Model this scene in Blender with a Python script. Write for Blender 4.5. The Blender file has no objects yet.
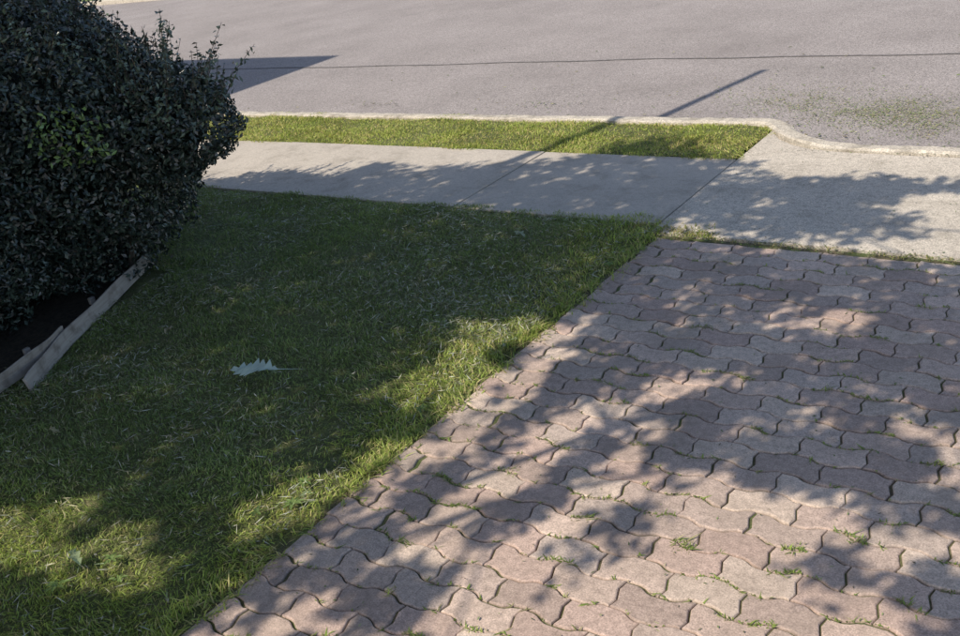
import bpy, math, random
import numpy as np
from mathutils import Matrix, Vector
random.seed(7); rng=np.random.default_rng(7)
scene=bpy.context.scene
scene.view_settings.view_transform='Standard'
try: scene.view_settings.look='None'
except Exception: pass
scene.view_settings.exposure=0

# ------------------------------------------------------------ sun direction
SUN_EL=math.radians(48); COT=1/math.tan(SUN_EL)
S=np.array([0.33,0.944])                      # horizontal direction shadows fall

# ------------------------------------------------------------ helpers
def link(o,parent=None):
    scene.collection.objects.link(o)
    if parent is not None: o.parent=parent
    return o
def mesh_np(name,V,F,mat,col=None,parent=None,smooth=False):
    V=np.asarray(V,dtype=np.float32); F=np.asarray(F,dtype=np.int32)
    m=bpy.data.meshes.new(name); k=F.shape[1]
    m.vertices.add(len(V)); m.vertices.foreach_set('co',V.ravel())
    m.loops.add(F.size); m.loops.foreach_set('vertex_index',F.ravel())
    m.polygons.add(len(F)); m.polygons.foreach_set('loop_start',np.arange(0,F.size,k,dtype=np.int32))
    m.update(calc_edges=True)
    if col is not None:
        a=m.color_attributes.new('Col','FLOAT_COLOR','POINT')
        c=np.ones((len(V),4),dtype=np.float32); c[:,:3]=col
        a.data.foreach_set('color',c.ravel())
    if smooth: m.polygons.foreach_set('use_smooth',np.ones(len(F),dtype=bool))
    m.materials.append(mat)
    return link(bpy.data.objects.new(name,m),parent)
def mesh_py(name,V,F,mat,parent=None,col=None,smooth=False):
    m=bpy.data.meshes.new(name); m.from_pydata([tuple(v) for v in V],[],F); m.update()
    if col is not None:
        a=m.color_attributes.new('Col','FLOAT_COLOR','POINT')
        c=np.ones((len(V),4),dtype=np.float32); c[:,:3]=np.array(col)
        a.data.foreach_set('color',c.ravel())
    if smooth:
        for p in m.polygons: p.use_smooth=True
    m.materials.append(mat)
    return link(bpy.data.objects.new(name,m),parent)
def box(name,x0,x1,y0,y1,z0,z1,mat,parent=None,bevel=0):
    V=[(x0,y0,z0),(x1,y0,z0),(x1,y1,z0),(x0,y1,z0),(x0,y0,z1),(x1,y0,z1),(x1,y1,z1),(x0,y1,z1)]
    F=[(0,3,2,1),(4,5,6,7),(0,1,5,4),(1,2,6,5),(2,3,7,6),(3,0,4,7)]
    o=mesh_py(name,V,F,mat,parent)
    if bevel:
        b=o.modifiers.new('b','BEVEL'); b.width=bevel; b.segments=2
    return o
def prism(name,pts,z0,z1,mat,parent=None,bevel=0):
    n=len(pts); V=[(x,y,z0) for x,y in pts]+[(x,y,z1) for x,y in pts]
    F=[tuple(range(n,2*n)),tuple(reversed(range(n)))]+[(i,(i+1)%n,n+(i+1)%n,n+i) for i in range(n)]
    o=mesh_py(name,V,F,mat,parent)
    if bevel:
        b=o.modifiers.new('b','BEVEL'); b.width=bevel; b.segments=2
    return o
def empty(name):
    return link(bpy.data.objects.new(name,None))
def vnoise(x,y,scale,seed=0):
    x=np.asarray(x)*scale; y=np.asarray(y)*scale
    xi=np.floor(x).astype(np.int64); yi=np.floor(y).astype(np.int64)
    fx=x-xi; fy=y-yi; fx=fx*fx*(3-2*fx); fy=fy*fy*(3-2*fy)
    def h(a,b):
        n=(a*374761393+b*668265263+seed*974634777)&0x7fffffff
        n=((n^(n>>13))*1274126177)&0x7fffffff
        return ((n^(n>>16))&0xffff)/65535.0
    return (h(xi,yi)*(1-fx)+h(xi+1,yi)*fx)*(1-fy)+(h(xi,yi+1)*(1-fx)+h(xi+1,yi+1)*fx)*fy

# ------------------------------------------------------------ materials
class NT:
    def __init__(s,name):
        s.m=bpy.data.materials.new(name); s.m.use_nodes=True
        s.t=s.m.node_tree; s.n=s.t.nodes; s.l=s.t.links
        s.b=s.n['Principled BSDF']; s.out=s.n['Material Output']
        s.tc=s.n.new('ShaderNodeTexCoord')
        s.b.inputs['Specular IOR Level'].default_value=0.3
        s.b.inputs['Roughness'].default_value=0.9
    def noise(s,scale,detail=4,rough=.6):
        n=s.n.new('ShaderNodeTexNoise'); n.inputs['Scale'].default_value=scale
        n.inputs['Detail'].default_value=detail; n.inputs['Roughness'].default_value=rough
        s.l.new(s.tc.outputs['Object'],n.inputs['Vector']); return n.outputs['Fac']
    def voro(s,scale,out='Distance'):
        n=s.n.new('ShaderNodeTexVoronoi'); n.inputs['Scale'].default_value=scale
        s.l.new(s.tc.outputs['Object'],n.inputs['Vector']); return n.outputs[out]
    def ramp(s,fac,stops):
        r=s.n.new('ShaderNodeValToRGB'); e=r.color_ramp.elements
        while len(e)<len(stops): e.new(.5)
        for el,(p,c) in zip(e,stops):
            el.position=p; el.color=(c[0],c[1],c[2],1) if hasattr(c,'__len__') else (c,c,c,1)
        s.l.new(fac,r.inputs[0]); return r.outputs[0]
    def mix(s,a,b,fac,mode='MIX'):
        n=s.n.new('ShaderNodeMix'); n.data_type='RGBA'; n.blend_type=mode
        for sock,v in ((n.inputs[0],fac),(n.inputs[6],a),(n.inputs[7],b)):
            if isinstance(v,bpy.types.NodeSocket): s.l.new(v,sock)
            elif hasattr(v,'__len__'): sock.default_value=(v[0],v[1],v[2],1)
            else: sock.default_value=v
        return n.outputs[2]
    def attr(s):
        n=s.n.new('ShaderNodeAttribute'); n.attribute_name='Col'; return n.outputs['Color']
    def color(s,c):
        if isinstance(c,bpy.types.NodeSocket): s.l.new(c,s.b.inputs['Base Color'])
        else: s.b.inputs['Base Color'].default_value=(*c,1)
    def bump(s,h,strength,dist=.005):
        n=s.n.new('ShaderNodeBump'); n.inputs['Strength'].default_value=strength
        n.inputs['Distance'].default_value=dist
        s.l.new(h,n.inputs['Height']); s.l.new(n.outputs[0],s.b.inputs['Normal'])

def leafmat(name,rough=.5,spec=.4,trans=.35):
    k=NT(name); a=k.attr(); k.color(a)
    k.b.inputs['Roughness'].default_value=rough; k.b.inputs['Specular IOR Level'].default_value=spec
    if trans>0:
        t=k.n.new('ShaderNodeBsdfTranslucent'); c=k.mix(a,(1.0,1.0,.5),1.0,'MULTIPLY')
        k.l.new(c,t.inputs['Color'])
        ms=k.n.new('ShaderNodeMixShader'); ms.inputs[0].default_value=trans
        k.l.new(k.b.outputs[0],ms.inputs[1]); k.l.new(t.outputs[0],ms.inputs[2])
        k.l.new(ms.outputs[0],k.out.inputs['Surface'])
    return k.m

k=NT('asphalt')
c=k.ramp(k.noise(1.1,4),[(.3,(.285,.250,.236)),(.7,(.345,.303,.288))])
c=k.mix(c,k.ramp(k.voro(150,'Color'),[(.1,.45),(.5,.95),(.95,1.55)]),.8,'MULTIPLY')
c=k.mix(c,(.18,.155,.145),k.ramp(k.noise(.45,5,.7),[(.5,0),(.75,.5)]))
c=k.mix(c,(.14,.12,.11),k.ramp(k.noise(7,6,.75),[(.6,0),(.8,.6)]))
k.color(c); k.bump(k.voro(150),.6,.004); M_road=k.m

def concrete(name,base,speck,dirt):
    k=NT(name)
    c=k.ramp(k.noise(1.7,5,.65),[(.3,[v*.82 for v in base]),(.68,base)])
    c=k.mix(c,k.ramp(k.noise(140,3,.8),[(.3,1-speck),(.5,1),(.7,1+speck)]),1,'MULTIPLY')
    c=k.mix(c,k.ramp(k.noise(38,4,.7),[(.32,1-speck),(.55,1)]),.6,'MULTIPLY')
    c=k.mix(c,(.2,.17,.13),k.ramp(k.noise(5,6,.7),[(.50,0),(.75,dirt)]))
    k.color(c); k.bump(k.noise(120,3,.7),.5,.004); return k.m
M_path=concrete('footpath_concrete',(.53,.465,.395),.25,.6)
M_apron=concrete('apron_concrete',(.60,.525,.44),.55,.55)
M_kerb=concrete('kerb_concrete',(.60,.53,.44),.5,1.0)

k=NT('paver_clay'); a=k.attr()
c=k.mix(a,k.ramp(k.noise(210,3,.8),[(.28,.55),(.5,1.0),(.72,1.4)]),1,'MULTIPLY')
c=k.mix(c,k.ramp(k.noise(45,4,.7),[(.3,.72),(.6,1.08)]),1,'MULTIPLY')
c=k.mix(c,(.26,.205,.165),k.ramp(k.noise(3.5,6,.7),[(.47,0),(.77,.7)]))
k.color(c); k.bump(k.noise(190,3,.75),.55,.003); M_paver=k.m

k=NT('joint_sand')
c=k.ramp(k.noise(7,6,.7),[(.35,(.13,.10,.07)),(.50,(.13,.12,.06)),(.64,(.11,.14,.045))])
c=k.mix(c,k.ramp(k.noise(300,2),[(.3,.5),(.7,1.4)]),1,'MULTIPLY')
k.color(c); k.bump(k.noise(150),.8,.006); M_sand=k.m

k=NT('thatch_soil')
c=k.ramp(k.noise(14,6,.7),[(.3,(.12,.115,.055)),(.5,(.15,.17,.06)),(.7,(.21,.19,.095))])
c=k.mix(c,k.ramp(k.noise(160,3,.8),[(.3,.4),(.7,1.6)]),1,'MULTIPLY')
k.color(c); k.bump(k.noise(90,4,.7),1,.02); M_soil=k.m
k=NT('mulch'); c=k.ramp(k.noise(40,6,.75),[(.3,(.02,.016,.012)),(.7,(.09,.07,.05))]); k.color(c); k.bump(k.noise(60,5),1,.02); M_mulch=k.m
k=NT('distant_grass'); c=k.ramp(k.noise(.3,8,.7),[(.3,(.08,.11,.03)),(.7,(.14,.17,.05))]); k.color(c); M_ground=k.m
M_grass=leafmat('grass_blade',.5,.3,.3)
M_hedge=leafmat('hedge_leaf',.3,.7,0)
M_crown=leafmat('crown_leaf',.5,.4,.25)
M_litter=leafmat('litter',.8,.2,0)
k=NT('bark'); c=k.ramp(k.noise(9,6,.7),[(.3,(.06,.045,.035)),(.7,(.2,.16,.13))]); k.color(c); k.bump(k.noise(25,5),.8,.02); M_bark=k.m
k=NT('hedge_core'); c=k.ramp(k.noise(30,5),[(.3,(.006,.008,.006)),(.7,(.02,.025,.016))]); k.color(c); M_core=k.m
k=NT('weathered_edging'); 
mp=k.n.new('ShaderNodeMapping'); mp.inputs['Scale'].default_value=(3,3,60); k.l.new(k.tc.outputs['Object'],mp.inputs[0])
nn=k.n.new('ShaderNodeTexNoise'); nn.inputs['Scale'].default_value=2; nn.inputs['Detail'].default_value=6; k.l.new(mp.outputs[0],nn.inputs['Vector'])
c=k.ramp(nn.outputs['Fac'],[(.3,(.34,.29,.26)),(.7,(.46,.405,.365))]); c=k.mix(c,(.14,.11,.09),k.ramp(k.noise(11,6),[(.50,0),(.72,.85)])); k.color(c); k.b.inputs['Roughness'].default_value=.6; k.bump(nn.outputs['Fac'],.3,.003); M_board=k.m
k=NT('dark_line'); c=k.ramp(k.noise(30,4),[(.3,(.10,.09,.088)),(.7,(.20,.18,.17))]); k.color(c); M_line=k.m
k=NT('brick'); br=k.n.new('ShaderNodeTexBrick'); br.inputs['Scale'].default_value=2.2
br.inputs['Color1'].default_value=(.28,.1,.06,1); br.inputs['Color2'].default_value=(.2,.08,.05,1); br.inputs['Mortar'].default_value=(.4,.38,.34,1)
mp=k.n.new('ShaderNodeMapping'); mp.inputs['Rotation'].default_value=(math.radians(90),0,0); k.l.new(k.tc.outputs['Object'],mp.inputs[0]); k.l.new(mp.outputs[0],br.inputs['Vector'])
k.color(br.outputs[0]); M_brick=k.m
k=NT('roof_tile'); c=k.ramp(k.noise(6,4),[(.3,(.1,.05,.04)),(.7,(.16,.08,.06))]); k.color(c); M_tile=k.m
k=NT('glass'); k.color((.03,.04,.05)); k.b.inputs['Roughness'].default_value=.08; M_glass=k.m
k=NT('white_paint'); k.color((.75,.75,.73)); k.b.inputs['Roughness'].default_value=.5; M_white=k.m

# ------------------------------------------------------------ ground sheets
mesh_py('ground',[(-400,-400,-.18),(400,-400,-.18),(400,400,-.18),(-400,400,-.18)],[(0,1,2,3)],M_ground)
box('road',-150,150,4.9,14.5,-.3,-.10,M_road)
box('far_verge',-150,150,14.65,17,-.3,.0,M_ground)
box('far_kerb',-150,150,14.5,14.65,-.3,.0,M_kerb,bevel=.02)
box('far_footpath',-150,150,17,18.3,-.3,.006,M_path)
box('yard_soil',-60,60,-30,5.1,-.3,-.035,M_soil)

# ------------------------------------------------------------ lawn surface (uneven grid)
def lawn_z(x,y):
    return .020*(vnoise(x,y,2.2,3)-.5)+.018*(vnoise(x,y,7,4)-.5)
def grid(name,x0,x1,y0,y1,step,mat,zoff,parent=None):
    nx=int((x1-x0)/step)+1; ny=int((y1-y0)/step)+1
    X,Y=np.meshgrid(np.linspace(x0,x1,nx),np.linspace(y0,y1,ny))
    Z=lawn_z(X,Y)+zoff
    V=np.stack([X.ravel(),Y.ravel(),Z.ravel()],1)
    i=np.arange(nx*ny).reshape(ny,nx)
    F=np.stack([i[:-1,:-1].ravel(),i[:-1,1:].ravel(),i[1:,1:].ravel(),i[1:,:-1].ravel()],1)
    return mesh_np(name,V,F,mat,None,parent,True)
lawn=grid('lawn',-12,-2.03,-8,4.06,.06,M_soil,-.010)
verge=grid('grass_verge',-30,-2.09,5.02,5.70,.06,M_soil,-.010)
box('verge_fill',-150,-2.09,5.06,5.70,-.28,-.03,M_soil).parent=verge

# ------------------------------------------------------------ grass blades
def blades(name,x,y,z,h,w,parent,mat=M_grass,colfn=None,lean=.9):
    n=len(x); az=rng.uniform(0,2*np.pi,n); ln=np.abs(rng.normal(.6,.45,n))*lean
    az=az*.75+vnoise(x,y,3.5,9)*2*np.pi*1.3
    dx=np.cos(az); dy=np.sin(az)
    fa=rng.uniform(0,2*np.pi,n); wx=np.cos(fa)*w/2; wy=np.sin(fa)*w/2
    V=np.zeros((n,5,3))
    def put(i,f,sgn,wf):
        up=h*(f-.25*f*f*np.minimum(ln,1.6)); out=h*ln*f**1.6
        V[:,i,0]=x+dx*out+sgn*wx*wf; V[:,i,1]=y+dy*out+sgn*wy*wf; V[:,i,2]=z+np.maximum(up,0.004)
    put(0,0,-1,1);put(1,0,1,1);put(2,.55,-1,.85);put(3,.55,1,.85);put(4,1,0,0)
    b=(np.arange(n)*5)[:,None]
    F=np.concatenate([b+np.array([0,1,3]),b+np.array([0,3,2]),b+np.array([2,3,4])],0)
    C=colfn(x,y,n)
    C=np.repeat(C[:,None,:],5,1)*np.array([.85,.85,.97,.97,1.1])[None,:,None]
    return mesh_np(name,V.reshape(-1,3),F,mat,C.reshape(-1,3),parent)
def grasscol(x,y,n,dry=.16):
    t=rng.random(n); p=vnoise(x,y,1.6,21)*.5+vnoise(x,y,6,22)*.5
    g1=np.array([.20,.275,.085]); g2=np.array([.36,.42,.125]); st=np.array([.54,.48,.28])
    C=g1+(g2-g1)*(t*.6+p*.5)[:,None]
    C*= (0.65+.65*rng.random(n))[:,None]
    d=rng.random(n)<dry*(.3+1.5*vnoise(x,y,4,23)); C[d]=st*(.5+.6*rng.random(d.sum()))[:,None]
    return C
def field(n,x0,x1,y0,y1):
    return rng.uniform(x0,x1,n),rng.uniform(y0,y1,n)
x,y=field(290000,-6.0,-1.97,.4,4.13)
edge=-2.03+.07*(vnoise(x*0+1,y,9,31)-.35); far=4.03+.06*vnoise(x,x*0,6,32)+.06*np.clip((x+2.9)/.9,0,1)
keep=(x<edge)&(y<far)&(rng.random(len(x))<.25+1.1*vnoise(x,y,6,33))
keep&=~((x<-4.25+.25*(2.6-y)*.8)&(y<2.9)&(y>-.5))
x,y=x[keep],y[keep]
tall=vnoise(x,y,3,41)*.4+vnoise(x,y,14,42)*.6
h=.008+.026*tall*rng.uniform(.4,1.3,len(x)); near=np.clip((x+2.35)/.3,0,1); h*=1+.35*near
SHADE_TINT=np.array([.86,.91,.98])   # shade painted in: darker, cooler tint for the shaded lawn
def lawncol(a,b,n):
    sunlit_edge=np.clip((a+2.6)/.4,0,1)[:,None]; near=np.clip((1.5-b)/.35,0,1)[:,None]; f=np.maximum(sunlit_edge,near)
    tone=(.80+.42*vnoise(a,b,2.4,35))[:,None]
    return grasscol(a,b,n,.22)*tone*(SHADE_TINT*(1-f)+np.array([1.28,1.26,.95])*f)  # sunlit edge strip and front patch painted brighter and yellower
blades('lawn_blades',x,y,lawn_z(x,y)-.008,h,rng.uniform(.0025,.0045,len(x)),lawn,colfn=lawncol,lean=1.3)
x,y=field(24000,-12,-2.03,-4,.4)
blades('lawn_blades_outer',x,y,lawn_z(x,y)-.01,rng.uniform(.015,.04,len(x)),rng.uniform(.006,.009,len(x)),lawn,colfn=lambda a,b,n:grasscol(a,b,n,.17))
# verge
x,y=field(90000,-9.5,-2.03,4.98,5.76)
xe=-2.08+.06*vnoise(x*0,y,8,51)
keep=(x<xe)&(y>5.01-.05*vnoise(x,x*0,7,52))&(y<5.74+.06*vnoise(x,x*0,5,53)-.10*np.clip((x+2.9)/.3,0,1))&(rng.random(len(x))<.40+.8*vnoise(x,y,6,55))
x,y=x[keep],y[keep]
blades('verge_blades',x,y,lawn_z(x,y)-.01,rng.uniform(.010,.030,len(x))*(.6+.7*vnoise(x,y,4,54)),rng.uniform(.0035,.0055,len(x)),verge,colfn=lambda a,b,n:grasscol(a,b,n,.28)*np.array([1.36,1.28,.95]),lean=1.3)

def flecks(name,x,y,z,ln,wd,cols,parent=None,mat=M_litter,tilt=.35):
    n=len(x); az=rng.uniform(0,2*np.pi,n); t=rng.uniform(-tilt,tilt,n); r=rng.uniform(-.5,.5,n)
    d=np.stack([np.cos(az)*np.cos(t),np.sin(az)*np.cos(t),np.sin(t)],1)
    s=np.stack([-np.sin(az),np.cos(az),r],1)
    c=np.stack([x,y,z],1)
    V=np.stack([c-d*ln[:,None]/2,c+s*wd[:,None]/2,c+d*ln[:,None]/2,c-s*wd[:,None]/2],1).reshape(-1,3)
    F=(np.arange(n)*4)[:,None]+np.array([0,1,2,3])
    C=np.repeat(cols,4,0)
    return mesh_np(name,V,F,mat,C,parent)
x,y=field(40000,-5.5,-2.05,.5,4.0); kk=(rng.random(40000)<vnoise(x,y,2.5,61)**2*1.3+.05)&~((x<-4.25+.2*(2.6-y))&(y<2.9)); x,y=x[kk],y[kk]; n=len(x)
pal=np.array([[.50,.47,.34],[.36,.33,.21],[.26,.32,.17],[.54,.53,.43]])
flecks('dry_clippings',x,y,lawn_z(x,y)+rng.uniform(.008,.028,n),rng.uniform(.012,.055,n),rng.uniform(.002,.0045,n),pal[rng.integers(0,4,n)]*rng.uniform(.45,1,(n,1)),lawn)

# ------------------------------------------------------------ footpath, apron
fp=empty('footpath')
xs=[-2.07,-3.30,-5.50,-7.7,-9.9,-12.1,-14.3,-60]
for i in range(len(xs)-1):
    box('slab_%d'%i,xs[i+1]+.003,xs[i]-.003,4.04,5.02,-.12,.0+.003*(i%2),M_path,fp,bevel=.005)
def rag(p0,p1,n,amp):
    return [(p0[0]+(p1[0]-p0[0])*i/n+random.gauss(0,amp),p0[1]+(p1[1]-p0[1])*i/n+random.gauss(0,amp)) for i in range(n)]
prism('driveway_apron',[(-2.062,3.93)]+rag((-2.0,3.93),(1.5,3.92),60,.006)+[(1.5,3.915),(1.5,5.17)]+rag((1.48,5.17),(-1.0,5.165),50,.003)+[(-1.3,5.175),(-1.6,5.20),(-1.75,5.235),(-1.87,5.30),(-1.97,5.39),(-2.04,5.50),(-2.066,5.60)],-.12,.0,M_apron)

# ------------------------------------------------------------ kerb (swept profile)
def sweep(name,path,prof,mat,rough=.0):
    path=[np.array(p,float) for p in path]; n=len(path); V=[];F=[]
    for i,p in enumerate(path):
        t=path[min(i+1,n-1)][:2]-path[max(i-1,0)][:2]; t/=np.linalg.norm(t); nr=np.array([-t[1],t[0]])
        wob=.012*(float(vnoise(np.array([p[0]]),np.array([p[1]]),5,77)[0])-.5)
        for (o,z) in prof:
            q=p[:2]+nr*(o+wob+random.uniform(-rough,rough)); V.append((q[0],q[1],z+p[2]+random.uniform(-rough,rough)*.6))
    m=len(prof)
    for i in range(n-1):
        for j in range(m-1):
            F.append((i*m+j,(i+1)*m+j,(i+1)*m+j+1,i*m+j+1))
    return mesh_py(name,V,F,mat,smooth=False)
kp=[(x,5.71,0) for x in np.arange(-60,-8,2)]+[(x,5.71,0) for x in np.arange(-8,-2.3,.05)]
cor=[(-2.28,5.71,0),(-2.18,5.70,.003),(-2.10,5.66,.006),(-2.04,5.60,.006),(-1.98,5.51,.006),(-1.90,5.42,.006),(-1.80,5.35,.004),(-1.68,5.29,.002),(-1.55,5.26,.0)]
kp+=cor+[(x,5.255-.02*min(1,(x+1.5)/1),.0) for x in np.arange(-1.5,2,.04)]
sweep('kerb',kp,[(-.045,-.1),(-.04,.004),(-.02,.013),(.045,.011),(.07,.0),(.088,-.05),(.12,-.085),(.16,-.103)],M_kerb,.006)

pts=np.arange(-40,20,.15); V=[];F=[]  # thin, uneven dark line running along the road
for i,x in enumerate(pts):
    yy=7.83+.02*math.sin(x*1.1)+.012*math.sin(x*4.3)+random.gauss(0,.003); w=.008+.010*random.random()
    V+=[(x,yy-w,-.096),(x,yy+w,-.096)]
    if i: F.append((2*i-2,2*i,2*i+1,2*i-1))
mesh_py('road_dark_line',V,F,M_line)

# ------------------------------------------------------------ pavers (zigzag interlocking)
dw=empty('paver_driveway')
box('bedding_sand',-2.03,1.45,-8,3.912,-.2,-.0075,M_sand,dw)
L=.190; P=.098; A=.0095; X0=-2.0; X1=1.4; YT=3.865
def w(x):
    u=((x-X0)/L+.12)%1.0
    def tri(u):
        if u<.34: return 1
        if u<.50: return 1-2*(u-.34)/.16
        if u<.84: return -1
        return -1+2*(u-.84)/.16
    return A*tri(u)
V=[];F=[];C=[]
pal=[(.54,.405,.335),(.57,.435,.36),(.49,.375,.315),(.59,.465,.38),(.46,.345,.29),(.53,.42,.355),(.50,.365,.305)]
nrow=int((YT+5)/P)
brk=[(q-.12)%1.0 for q in (.0,.34,.50,.84)]
for j in range(nrow):
    ya=YT-(j+1)*P; yb=YT-j*P
    xa=X0-(L/2 if j%2 else 0)
    while xa<X1-.01:
        a0=max(xa,X0); a1=min(xa+L,X1)
        if a1-a0<.03: xa+=L; continue
        xsamp=[a0]
        ks=[]
        k0=math.floor((a0-X0)/L)-1
        for kk_ in range(k0,k0+4):
            for b_ in brk:
                for e_ in (-.035,.035):
                    v_=X0+(kk_+b_+e_)*L
                    if a0+.006<v_<a1-.006: ks.append(v_)
        xsamp+=sorted(ks); out=[]
        for xx in xsamp: out.append((xx,ya+w(xx)))
        es=0 if a1>=X1-.001 else 1
        for t in (0,.3,.5,.7): out.append((a1+es*.007*math.sin(2*math.pi*t),ya+w(a1)+P*t))
        for xx in [a1]+sorted(ks,reverse=True): out.append((xx,(yb+w(xx)) if j else yb))
        es=0 if a0<=X0+.001 else 1
        for t in (1,.7,.5,.3): out.append((a0+es*.007*math.sin(2*math.pi*t),ya+w(a0)+P*t))
        m=len(out); nrm=[]
        for i in range(m):
            p0=out[i-1];p1=out[(i+1)%m]; tx,ty=p1[0]-p0[0],p1[1]-p0[1]; l=math.hypot(tx,ty)+1e-9
            nrm.append((-ty/l,tx/l))
        cx=sum(p[0] for p in out)/m; cy=sum(p[1] for p in out)/m
        dz=max(-.0018,min(.0025,random.gauss(0,.0010))); sx=max(-.018,min(.018,random.gauss(0,.010))); sy=max(-.02,min(.02,random.gauss(0,.012)))
        jx=random.gauss(0,.001); jy=random.gauss(0,.001)
        if a0<=X0+.001: jx+=random.uniform(-.012,.006)
        b=len(V); dj=random.random()*.0016
        for ins,z in ((.0014,-.03),(.0016+dj,-.0045),(.0036+dj*.5,-.0014),(.0066,0)):
            for i in range(m):
                x_=out[i][0]+nrm[i][0]*ins+jx; y_=out[i][1]+nrm[i][1]*ins+jy
                V.append((x_,y_,z+dz+sx*(x_-cx)+sy*(y_-cy)))
        for r in range(3):
            for i in range(m):
                i2=(i+1)%m; F.append((b+r*m+i,b+r*m+i2,b+(r+1)*m+i2,b+(r+1)*m+i))
        F.append(tuple(b+3*m+i for i in range(m)))
        c=np.array(random.choice(pal))*random.uniform(.84,1.06)
        C+= [tuple(c)]*(4*m)
        xa+=L
mesh_py('pavers',V,F,M_paver,dw,C)

def tufts(name,centres,nb,rad,hmin,hmax,parent=None,wd=(.003,.006),dry=.25,tint=(1.0,1.05,.9)):
    xs=[];ys=[];hs=[]
    for (cx,cy,s) in centres:
        k=max(3,int(nb*s)); xs+=list(rng.normal(cx,rad*s,k)); ys+=list(rng.normal(cy,rad*s,k)); hs+=list(rng.uniform(hmin,hmax,k)*(.6+.4*s))
    xs=np.array(xs);ys=np.array(ys);hs=np.array(hs)
    return blades(name,xs,ys,np.full(len(xs),-.004),hs,rng.uniform(wd[0],wd[1],len(xs)),parent,colfn=lambda a,b,n:grasscol(a,b,n,dry)*np.array(tint),lean=1.6)
cen=[]
for i in range(2000):
    j=random.randint(0,34); xx=random.uniform(-2,.6)
    if random.random()>float(vnoise(np.array([xx]),np.array([j*P]),2.2,71)[0])**1.5*1.2: continue
    cen.append((xx,YT-j*P+w(xx),random.uniform(.12,.65)))
for i in range(130):
    j=random.randint(0,32); x_=random.uniform(-2,.4)
    for q in range(random.randint(4,14)): cen.append((x_+q*.012,YT-j*P+w(x_+q*.012),random.uniform(.2,.5)))
for (qx,qy,qs) in [(-.98,1.95,1.6),(-.72,1.98,1.2),(-1.28,1.95,1.1),(-1.0,2.45,1.2),(-1.43,3.05,1.1),(-.83,3.2,1.2),(-.75,3.45,1.1),(-.9,2.75,1.2),(-.6,2.15,1.3),(-.5,2.5,1.2),(-1.3,2.25,1.0),(-1.15,2.8,1.1),(-1.6,2.0,1.0),(-.42,1.95,1.2)]:
    j=round((YT-qy)/P); cen.append((qx,YT-j*P+w(qx),qs)); cen.append((qx+.02,YT-j*P+w(qx+.02),qs*.7)); cen.append((qx-.025,YT-j*P+w(qx-.025),qs*.6))
tufts('joint_weeds',cen,14,.008,.006,.020,dw,tint=(.85,.9,.75))
cen=[(random.uniform(-2.0,1.3),3.895+random.gauss(0,.010),random.uniform(.3,.9)) for _ in range(120)]
cen+=[(random.uniform(-2.2,-1.75),3.95+random.gauss(0,.03),1.0) for _ in range(70)]
tufts('edge_grass',cen,10,.014,.010,.026,dw,dry=.6,tint=(.8,.75,.6))
cen=[(-2.015+random.gauss(0,.02),random.uniform(.6,3.9),random.uniform(.4,1)) for _ in range(260)]
tufts('lawn_edge_tufts',cen,12,.02,.015,.042,lawn,tint=(1.15,1.15,.9))
def rosette(cx,cy,r,n,xs):
    for i in range(n):
        a=2*math.pi*i/n+random.uniform(-.3,.3); l=r*random.uniform(.6,1.1); wv=l*.28
        d=np.array([math.cos(a),math.sin(a)]); s=np.array([-d[1],d[0]]); b=len(xs[0]); z=.012
        sh=np.array([.18,.26,.08])*random.uniform(.8,1.2)
        for t,o,hh in [(0,0,.0),(.35,1,.5),(.7,.9,.55),(1,0,.35),(.7,-.9,.55),(.35,-1,.5)]:
            q=np.array([cx,cy])+d*l*t+s*wv*o*.5; xs[0].append((q[0],q[1],z+hh*r*.5)); xs[2].append(tuple(sh))
        xs[1].append(tuple(range(b,b+6)))
R=([],[],[])
for cx,cy,r,n in [(-2.17,1.70,.035,7),(-2.12,1.60,.04,8),(-2.2,1.52,.03,6),(-2.45,1.17,.035,8),(-2.35,1.12,.03,7),(-2.09,2.2,.03,7),(-2.07,2.7,.03,7),(-2.5,1.02,.04,8),(-2.05,3.5,.03,7)]:
    rosette(cx,cy,r,n,R)
mesh_py('broadleaf_weeds',R[0],R[1],M_grass,lawn,R[2])

# ------------------------------------------------------------ fallen leaves
def lobed_leaf(name,pos,az,length,col,lobes=6,stem=.35,wide=.26):
    n=lobes*2; V=[];F=[]
    for i in range(n+1):
        t=i/n; env=math.sin(math.pi*min(1,t*.92+.06))**.8
        wv=(wide*random.uniform(.8,1.15) if i%2 else wide*.4)*env; t+=(.05 if i%2 else 0)
        V+=[(t*length,0,.012*math.sin(t*3)+.02*length),(t*length,wv*length,.02*length+.01*math.sin(t*7)+wv*.05),(t*length,-wv*length,.02*length-.006*math.cos(t*9)+wv*.06)]
    for i in range(n):
        a=3*i;b=3*(i+1); F+=[(a,b,b+1,a+1),(a+2,b+2,b,a)]
    cols=[tuple(np.array(col)*random.uniform(.8,1.1)) for _ in V]
    b=len(V); sl=length*stem; q=.013*length
    V+=[(-sl,0,.004),(-sl,q,.006),(0,q,.03*length),(0,-q,.03*length)]; F.append((b,b+1,b+2,b+3))
    V+=[(0,q,.03*length),(0,-q,.03*length),(length*.95,-q*.4,.032*length+.012*math.sin(2.85)),(length*.95,q*.4,.032*length+.012*math.sin(2.85))]
    F.append((b+4,b+5,b+6,b+7))
    cols+=[tuple(min(1,v*1.3) for v in col)]*8
    o=mesh_py(name,V,F,M_litter,None,cols); o.location=pos; o.rotation_euler=(random.uniform(-.1,.1),random.uniform(-.08,.08),az); return o
lobed_leaf('fallen_leaf',(-2.80,2.21,.035),math.radians(196),.21,(.46,.54,.45),7,.7,.28)
lobed_leaf('fallen_leaf',(-2.50,1.10,.03),math.radians(160),.08,(.36,.42,.22),4,.3)
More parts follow.
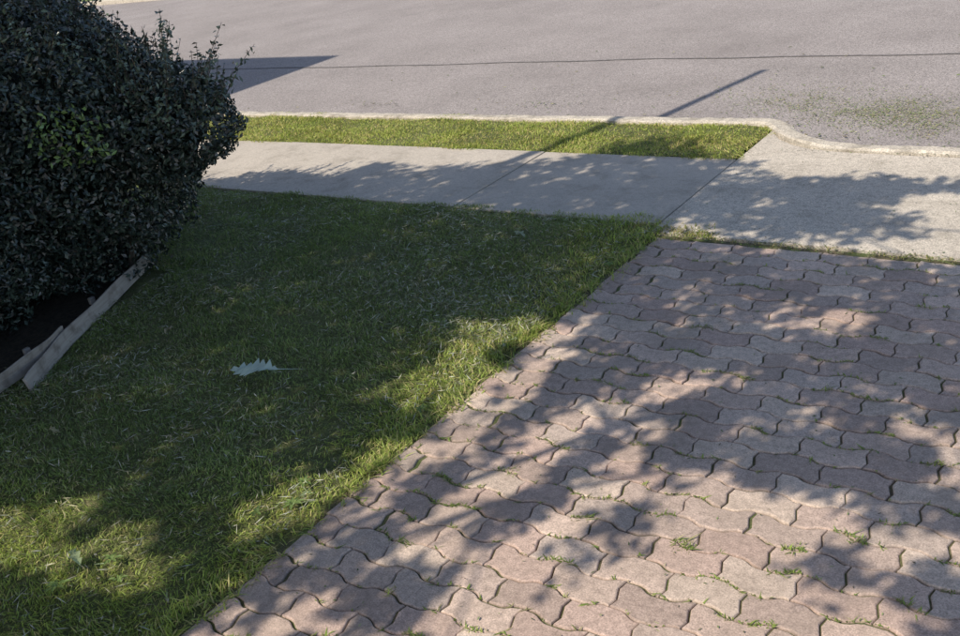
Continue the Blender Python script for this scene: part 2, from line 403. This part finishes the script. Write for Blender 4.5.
lobed_leaf('fallen_leaf',(-2.60,3.68,.025),math.radians(150),.09,(.26,.3,.2),4,.3)
lobed_leaf('fallen_leaf',(-3.55,2.95,.03),math.radians(60),.07,(.28,.28,.2),4,.3)
lobed_leaf('fallen_leaf',(-3.35,1.55,.03),math.radians(10),.06,(.3,.28,.17),4,.3)
lobed_leaf('fallen_leaf',(-3.6,2.3,.03),math.radians(100),.05,(.3,.26,.17),4,.3)

# road litter
pal=np.array([[.22,.27,.10],[.33,.31,.17],[.15,.20,.08],[.24,.20,.12]])
n=11000; x=rng.normal(-1.55,.6,n); y=6.28-(x+1.6)*.35+rng.normal(0,.24,n); kk=(y>5.48)&(rng.random(n)<.15+vnoise(x,y,7,81)); x=x[kk];y=y[kk]; n=len(x)
flecks('road_leaf_litter',x,y,np.full(n,-.093),rng.uniform(.006,.022,n),rng.uniform(.003,.009,n),pal[rng.integers(0,4,n)]*rng.uniform(.6,1.2,(n,1)),None,tilt=.1)
n=900; x=rng.uniform(-8,-1,n); y=5.89+np.abs(rng.normal(0,.10,n))-np.clip((x+2.1)/.5,0,1)*.45; xa_,ya_=field(300,-9,0,6,8.5); x=np.r_[x,xa_]; y=np.r_[y,ya_]
xb=np.r_[rng.normal(-5.9,.14,45),rng.normal(-4.2,.35,60)]; yb=np.r_[rng.normal(6.35,.06,45),rng.normal(6.4,.08,60)]; x=np.r_[x,xb]; y=np.r_[y,yb]; n=len(x)
flecks('gutter_litter',x,y,np.full(n,-.088),rng.uniform(.008,.04,n),rng.uniform(.004,.014,n),pal[rng.integers(0,4,n)]*rng.uniform(.3,.9,(n,1)),None,tilt=.1)
x,y=field(900,-2,.4,1,5.1); xq=rng.uniform(-2,1,1400); yq=rng.normal(3.90,.022,1400); xr=rng.uniform(-1.9,1,250); yr=rng.normal(5.19,.02,250)
x=np.r_[x,xq,xr];y=np.r_[y,yq,yr]; n=len(x)
flecks('paver_debris',x,y,np.full(n,.004),rng.uniform(.004,.018,n),rng.uniform(.002,.006,n),(pal[rng.integers(0,4,n)]+.02)*rng.uniform(.3,1.1,(n,1)),None,tilt=.1)

# ------------------------------------------------------------ hedge
def leaves(name,c,nrm,ln,wd,col,mat,parent,fold=.25):
    n=len(c); nrm=nrm/np.linalg.norm(nrm,axis=1)[:,None]
    r=rng.normal(size=(n,3)); d=r-nrm*(r*nrm).sum(1)[:,None]*.6; d/=np.linalg.norm(d,axis=1)[:,None]
    s=np.cross(d,nrm); s/=np.linalg.norm(s,axis=1)[:,None]+1e-9; u=np.cross(s,d)
    L_=ln[:,None];W_=wd[:,None]
    V=np.stack([c-d*L_/2, c-d*L_*.05+s*W_/2+u*W_*fold, c+d*L_/2, c-d*L_*.05-s*W_/2+u*W_*fold],1).reshape(-1,3)
    b=(np.arange(n)*4)[:,None]
    F=np.concatenate([b+np.array([0,1,2]),b+np.array([0,2,3])],0)
    return mesh_np(name,V,F,mat,np.repeat(col,4,0),parent)
hedge=empty('hedge')
ELL=[((-4.90,2.66,.68),(.82,.78,.78)),((-4.95,1.75,.68),(.86,.95,.82)),((-5.75,2.2,.85),(.95,1.15,.85)),((-4.95,.7,.66),(.84,.85,.78)),((-5.7,.6,.8),(.9,1.,.85)),((-5.15,3.0,1.02),(.55,.42,.45)),((-4.20,2.98,.76),(.42,.34,.30))]
cs=[];ns=[]
for (c,r) in ELL:
    c=np.array(c); r=np.array(r); area=4*math.pi*((r[0]*r[1])**1.6/3+(r[0]*r[2])**1.6/3+(r[1]*r[2])**1.6/3)**(1/1.6)
    n=int(area*6500); d=rng.normal(size=(n,3)); d/=np.linalg.norm(d,axis=1)[:,None]
    lump=vnoise(d[:,0]*r[0]+d[:,2]*.7+c[0],d[:,1]*r[1]+d[:,2]*.9,3.6,91)*.36+vnoise(d[:,0]+c[1],d[:,2]*1.3+d[:,1],10,92)*.20
    rad=1-.28+lump-np.abs(rng.normal(0,.085,n))
    p=c+d*r*rad[:,None]
    cs.append(p); ns.append(d+rng.normal(0,.8,(n,3))+np.array([0,0,.3]))
p=np.concatenate(cs); q=np.concatenate(ns)
ins=np.zeros(len(p),bool)
for (c,r) in ELL: ins|=((((p-np.array(c))/(np.array(r)*.70))**2).sum(1)<1)
kk=(~ins)&(p[:,2]>.03); p=p[kk];q=q[kk]; n=len(p)
base=np.array([.044,.062,.050]); t=rng.random(n)
col=base*(.35+1.6*t**1.4)[:,None]; red=rng.random(n)<.12; col[red]=np.array([.15,.14,.13])*rng.uniform(.6,1.6,(red.sum(),1))
lit_young=(np.linalg.norm((p-np.array([-4.02,2.42,.84]))*np.array([1,1,1.2]),axis=1)<.20)&(rng.random(n)<.5)
col[lit_young]=np.array([.20,.30,.09])*rng.uniform(.6,1.3,(lit_young.sum(),1))  # sunlit patch of young leaves, its light put into the colour
leaves('leaves',p,q,rng.uniform(.020,.040,n),rng.uniform(.011,.020,n),col,M_hedge,hedge)
def tube(pts,r0,r1,seg=6):
    V=[];F=[];n=len(pts)
    for i,pt in enumerate(pts):
        pt=Vector(pt); t=(Vector(pts[min(i+1,n-1)])-Vector(pts[max(i-1,0)])).normalized()
        a=t.orthogonal().normalized(); b=t.cross(a); r=r0+(r1-r0)*i/(n-1)
        for k_ in range(seg):
            an=2*math.pi*k_/seg; V.append(tuple(pt+a*math.cos(an)*r+b*math.sin(an)*r))
    for i in range(n-1):
        for k_ in range(seg):
            k2=(k_+1)%seg; F.append((i*seg+k_,i*seg+k2,(i+1)*seg+k2,(i+1)*seg+k_))
    return V,F
def addtube(store,V,F):
    b=len(store[0]); store[0].extend(V); store[1].extend([tuple(i+b for i in f) for f in F])
st=([],[]); sc=[];sn=[];scol=[]
for i in range(950):
    c,r=random.choice(ELL[:3]+[ELL[0]]*5+[ELL[5]]*2+[ELL[6]]*2); c=np.array(c);r=np.array(r)
    d=rng.normal(size=3); d[2]=abs(d[2])*.8+.0; d/=np.linalg.norm(d)
    s0=c+d*r*.82; g=d*.75+np.array([0,0,.65])+rng.normal(0,.3,3); g/=np.linalg.norm(g); ll=random.uniform(.10,.26)+(random.random()<.15)*.12
    pts=[s0+g*ll*t+np.array([0,0,.03*t*t]) for t in (0,.33,.66,1)]
    V,F=tube(pts,.0025,.001,4); addtube(st,V,F); tone=random.uniform(.6,2.6)
    for k_ in range(int(ll/.009)):
        t=k_*.009/ll; sc.append(s0+g*ll*t+np.array([0,0,.03*t*t])+rng.normal(0,.010,3)); sn.append(rng.normal(0,1,3)+g); scol.append(tone)
sc=np.array(sc);sn=np.array(sn);n=len(sc)
leaves('shoot_leaves',sc,sn,rng.uniform(.018,.038,n),rng.uniform(.010,.018,n),np.array([.070,.094,.066])*(np.array(scol)*rng.uniform(.5,1.4,n))[:,None],M_hedge,hedge)  # paler shoots: sun highlights put into the leaf colour
for i in range(40):
    bx=random.uniform(-5.6,-4.5);by=random.uniform(.4,3.0)
    V,F=tube([(bx,by,-.02),(bx+random.uniform(-.1,.2),by+random.uniform(-.1,.1),.3),(bx+random.uniform(-.3,.35),by+random.uniform(-.3,.3),.7)],.018,.006,6); addtube(st,V,F)
mesh_py('stems',st[0],st[1],M_bark,hedge)
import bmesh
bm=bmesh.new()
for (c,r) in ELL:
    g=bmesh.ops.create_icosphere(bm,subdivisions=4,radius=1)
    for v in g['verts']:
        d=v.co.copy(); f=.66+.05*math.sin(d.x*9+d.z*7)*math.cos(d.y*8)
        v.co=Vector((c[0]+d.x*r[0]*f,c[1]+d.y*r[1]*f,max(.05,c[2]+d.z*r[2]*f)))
m=bpy.data.meshes.new('dark_core'); bm.to_mesh(m); bm.free(); m.materials.append(M_core); link(bpy.data.objects.new('dark_core',m),hedge)  # near-black lumpy core filling the hedge behind its leaves

prism('garden_bed',[(-6.9,-.6),(-4.0,-.4),(-3.92,1.1),(-3.95,1.5),(-4.05,1.9),(-4.2,2.35),(-4.4,2.72),(-4.7,3.0),(-6.9,3.2)],-.1,.018,M_mulch)
edg=empty('garden_edging')
def board(name,pts,h,th,leanx):
    P_=[np.array(p,float) for p in pts]
    for _ in range(3):
        Q=[P_[0]]
        for a,b in zip(P_[:-1],P_[1:]): Q+=[a*.75+b*.25,a*.25+b*.75]
        Q.append(P_[-1]); P_=Q
    V=[];F=[]; n=len(P_)
    for i,(x,y,z) in enumerate(P_):
        a=P_[max(i-1,0)][:2];b=P_[min(i+1,n-1)][:2]; t=(b-a)/np.linalg.norm(b-a); nr=np.array([t[1],-t[0]])
        if nr[0]<0: nr=-nr
        hh=h+.003*math.sin(i*.5)
        for o,zz in ((0,0),(th,0),(th+leanx,hh),(leanx,hh)):
            V.append((x+nr[0]*o,y+nr[1]*o,z+zz))
    for i in range(n-1):
        for j in range(4): F.append((4*i+j,4*i+(j+1)%4,4*i+4+(j+1)%4,4*i+4+j))
    F+=[(0,1,2,3),tuple(4*(n-1)+j for j in (3,2,1,0))]
    o=mesh_py(name,V,F,M_board,edg); bv=o.modifiers.new('b','BEVEL'); bv.width=.002; return o
board('strip_1',[(-4.50,2.93,.0),(-4.36,2.70,.01),(-4.20,2.42,.005),(-4.05,2.12,.0),(-3.92,1.92,-.005),(-3.80,1.75,-.01)],.072,.008,-.015)
board('strip_2',[(-4.08,2.10,.01),(-3.985,1.95,.02),(-3.91,1.75,.02),(-3.87,1.5,.01),(-3.88,1.2,.0),(-3.95,.2,0),(-4.0,-.4,0)],.078,.008,.01)
board('strip_3',[(-4.48,2.90,.0),(-4.6,3.0,.0),(-4.8,3.05,.0),(-5.4,3.12,0),(-6.5,3.2,0)],.05,.008,.0)
for i,(x,y) in enumerate([(-4.08,1.93),(-4.29,2.42),(-3.93,1.25)]):
    box('stake_%d'%i,x-.05,x-.03,y,y+.03,-.05,.05,M_board,edg,bevel=.003)

# ------------------------------------------------------------ tree (behind the viewpoint) whose crown shades the yard
def inpoly(x,y,poly):
    r=np.zeros(len(x),bool); n=len(poly); j=n-1
    for i in range(n):
        xi,yi=poly[i];xj,yj=poly[j]
        c=((yi>y)!=(yj>y))&(x<(xj-xi)*(y-yi)/((yj-yi)+1e-12)+xi); r^=c; j=i
    return r
MAIN=[(-6.6,.1),(-6.6,2.8),(-5.9,3.1),(-5.2,3.45),(-4.8,3.85),(-4.55,4.25),(-4.38,4.6),(-4.0,4.55),(-3.6,4.68),(-3.1,4.78),(-2.95,5.1),(-2.75,5.36),(-2.40,5.28),(-2.15,4.8),(-2.05,4.1),(-1.95,3.65),(-1.98,2.0),(-2.0,.1)]
STRIP=[(-1.95,3.0),(-2.18,2.98),(-2.38,2.65),(-2.36,2.42),(-2.22,2.24),(-1.98,2.28)]
STRIP2=[(-1.98,2.0),(-2.16,1.97),(-2.32,1.72),(-2.28,1.5),(-2.1,1.40),(-1.98,1.5)]
def ell(x,y,cx,cy,rx,ry,a=0):
    ca,sa=math.cos(math.radians(a)),math.sin(math.radians(a)); dx=x-cx;dy=y-cy
    return ((dx*ca+dy*sa)/rx)**2+((-dx*sa+dy*ca)/ry)**2<1
DAP=[(-2.1,4.5,.3,.45,0,.6),(-1.6,4.35,.34,.38,0,.9),(-1.35,4.6,.28,.2,10,.9),(-1.05,4.72,.16,.06,10,.8),(-1.2,4.2,.25,.18,0,.8),
 (-1.55,3.65,.55,.22,0,.85),(-.9,3.62,.42,.22,0,.7),(-.55,3.35,.35,.2,0,.7),(-1.35,3.33,.40,.13,20,.7),(-1.85,3.2,.2,.4,0,.8),
 (-1.45,2.98,.42,.17,-10,.95),(-.95,3.02,.34,.18,10,.9),(-.5,3.0,.28,.32,0,.8),(-.95,2.66,.32,.12,15,.85),(-1.62,2.65,.18,.20,0,.8),
 (-.98,2.35,.30,.12,15,1.),(-.68,2.42,.26,.16,0,1.),(-.5,2.27,.2,.08,10,.8),(-1.22,2.5,.18,.08,0,.7),
 (-1.44,2.0,.045,.42,-8,1.),(-1.74,2.2,.045,.5,-8,1.),(-1.83,1.4,.07,.26,-15,1.),(-1.18,1.85,.03,.2,-12,.7),
 (-.6,1.98,.12,.04,20,.5),(-1.58,1.42,.10,.16,-10,.9),(-.3,2.0,.15,.2,0,.5),(-1.0,1.0,.8,.3,0,.3),(-.1,3.8,.5,.5,0,.6),(.3,2.8,.4,.6,0,.6)]
def place(gx,gy,z): 
    return np.stack([gx-S[0]*z*COT,gy-S[1]*z*COT,z],1)
def litzone(p):      # open gaps in the crown
    p=np.atleast_2d(p); gx=p[:,0]+S[0]*p[:,2]*COT; gy=p[:,1]+S[1]*p[:,2]*COT
    nx=gx+.26*(vnoise(gx,gy,6,101)-.5)+.14*(vnoise(gx,gy,15,103)-.5); ny=gy+.22*(vnoise(gx,gy,6,102)-.5)+.12*(vnoise(gx,gy,15,104)-.5)
    return ell(nx,ny,-2.68,1.16,.42,.17,14)|inpoly(nx,ny,STRIP)|inpoly(nx,ny,STRIP2)|((gx<-4.75)&(gy>3.75))|((gy>5.0)&(gx<-3))
gx,gy=field(10500,-6.6,-1.8,.1,5.5)
kk=inpoly(gx,gy,MAIN); gx,gy=gx[kk],gy[kk]
z=rng.uniform(3.1,4.4,len(gx)); z[gy>3.7]=rng.uniform(2.9,3.9,(gy>3.7).sum())
CL=place(gx,gy,z)
gx2=[];gy2=[]
for (cx,cy,rx,ry,a,dn) in DAP:
    n=int(rx*ry*math.pi*dn*380)+3; t=rng.uniform(0,2*np.pi,n); q_=np.sqrt(rng.random(n)); ca,sa=math.cos(math.radians(a)),math.sin(math.radians(a))
    u=q_*np.cos(t)*rx; v=q_*np.sin(t)*ry; gx2+=list(cx+u*ca-v*sa); gy2+=list(cy+u*sa+v*ca)
gx2=np.array(gx2);gy2=np.array(gy2); z=rng.uniform(2.6,3.5,len(gx2))
CL2=place(gx2,gy2,z)
def mkleaf(CLx,k_,rad): 
    c=np.repeat(CLx,k_,0); return c+rng.normal(0,rad,c.shape)
pc=np.concatenate([mkleaf(CL,8,.06),mkleaf(CL2,9,.033)]); pc=pc[~litzone(pc)|(rng.random(len(pc))<.03)]; n=len(pc)
tree=empty('shade_tree')
leaves('crown_leaves',pc,rng.normal(size=(n,3))*.8+np.array([0,-.3,.8]),rng.uniform(.06,.10,n),rng.uniform(.03,.05,n),np.array([.08,.12,.05])*rng.uniform(.6,1.5,(n,1)),M_crown,tree)
st=([],[])
T0=np.array([-4.9,-3.2,-.05]); fork=np.array([-4.6,-2.9,2.9])
V,F=tube([T0,T0+(.03,.02,.4),T0+(.12,.1,1.5),fork],.21,.13,12); addtube(st,V,F)
allc=np.concatenate([CL,CL2,CL2]); limbpts=[]
def clear(pts):
    a=np.array(pts); s=np.concatenate([a[i]+(a[i+1]-a[i])*np.linspace(0,1,14)[:,None] for i in range(len(a)-1)])
    return not litzone(s).any()
made=0
for i in range(600):
    if made>=28: break
    tgt=allc[random.randrange(len(allc))]; mid=fork*.5+tgt*.5+np.array([random.uniform(-.5,.5),random.uniform(-.5,.5),random.uniform(.1,.9)])
    pts=[fork,fork*.75+mid*.25+np.array([0,0,.1]),mid,(mid+tgt)/2+rng.normal(0,.1,3),tgt]
    if not clear(pts): continue
    V,F=tube(pts,random.uniform(.03,.05),.007,7); addtube(st,V,F); limbpts+=pts[1:]; made+=1
limbpts=np.array(limbpts)
for i in range(420):
    tgt=allc[random.randrange(len(allc))]; d=np.linalg.norm(limbpts-tgt,axis=1); s0=limbpts[d.argmin()]
    pts=[s0,(s0+tgt)/2+rng.normal(0,.05,3),tgt]
    if not clear(pts): continue
    V,F=tube(pts,.009,.003,4); addtube(st,V,F)
b0=place(np.array([-3.5]),np.array([4.5]),np.array([3.9]))[0]
b1=place(np.array([-3.12]),np.array([5.9]),np.array([4.3]))[0]
b2=place(np.array([-2.84]),np.array([7.33]),np.array([4.6]))[0]
V,F=tube([fork,(fork+b0)/2+np.array([0,0,.3]),b0,b1,b2],.06,.032,8); addtube(st,V,F)
mesh_py('trunk_and_limbs',st[0],st[1],M_bark,tree)

# ------------------------------------------------------------ added brick house, unseen at left, placed to cast the road shadow
house=empty('shadow_house')
hx0,hx1,hy0,hy1=-21,-10.4,-8,2.55
box('walls',hx0,hx1,hy0,hy1,-.1,6.1,M_brick,house)
ex0,ex1,ey0,ey1=hx0-.4,hx1+.4,hy0-.4,hy1+.4; ry=(ey0+ey1)/2
V=[(ex0,ey0,6.1),(ex1,ey0,6.1),(ex1,ey1,6.1),(ex0,ey1,6.1),(ex0,ey0,6.3),(ex1,ey0,6.3),(ex1,ey1,6.3),(ex0,ey1,6.3),(ex0+4,ry,8.3),(ex1-4,ry,8.3)]
mesh_py('roof',V,[(0,3,2,1),(0,1,5,4),(1,2,6,5),(2,3,7,6),(3,0,4,7),(4,5,9,8),(5,6,9),(6,7,8,9),(7,4,8)],M_tile,house)
kx=0
for zc in (1.0,4.0):
    for xc in (-19,-16,-12.5):
        if zc<2 and xc==-16: continue
        box('window_frame_%d'%kx,xc-.75,xc+.75,hy1,hy1+.04,zc-.08,zc+1.35,M_white,house); box('window_glass_%d'%kx,xc-.67,xc+.67,hy1+.03,hy1+.055,zc,zc+1.27,M_glass,house)
        box('window_mullion_%d'%kx,xc-.02,xc+.02,hy1+.05,hy1+.07,zc,zc+1.27,M_white,house); kx+=1
    for yc in (-5,-1):
        box('side_frame_%d'%kx,hx1,hx1+.04,yc-.7,yc+.7,zc-.08,zc+1.35,M_white,house); box('side_glass_%d'%kx,hx1+.03,hx1+.055,yc-.62,yc+.62,zc,zc+1.27,M_glass,house); kx+=1
box('door',-16.5,-15.5,hy1,hy1+.06,0,2.1,M_white,house)

# ------------------------------------------------------------ light
world=bpy.data.worlds.new('World'); scene.world=world; world.use_nodes=True
wn=world.node_tree; sky=wn.nodes.new('ShaderNodeTexSky'); sky.sky_type='NISHITA'; sky.sun_disc=False
sky.sun_elevation=SUN_EL; sky.sun_rotation=math.atan2(-S[0],-S[1])
bg=wn.nodes['Background']; wn.links.new(sky.outputs[0],bg.inputs[0]); bg.inputs[1].default_value=.15
sl=bpy.data.lights.new('sun','SUN'); sl.energy=5.0; sl.angle=math.radians(.45); sl.color=(1,.93,.80)
so=link(bpy.data.objects.new('sun',sl))
d=Vector((S[0]*math.cos(SUN_EL),S[1]*math.cos(SUN_EL),-math.sin(SUN_EL))); so.rotation_euler=d.to_track_quat('-Z','Y').to_euler(); so.location=(-5,-8,12)

# ------------------------------------------------------------ camera
cam=bpy.data.cameras.new('camera'); co=link(bpy.data.objects.new('camera',cam)); cam.sensor_width=36; cam.lens=37.5; cam.clip_start=.05; cam.clip_end=1500
Rm=Matrix(((.8126,-.1267,.5689),(.5628,.4239,-.7096),(-.1513,.8968,.4158)))
q=Rm.to_quaternion().normalized()
co.matrix_world=Matrix.Translation((0,0,1.7))@q.to_matrix().to_4x4()
scene.camera=co
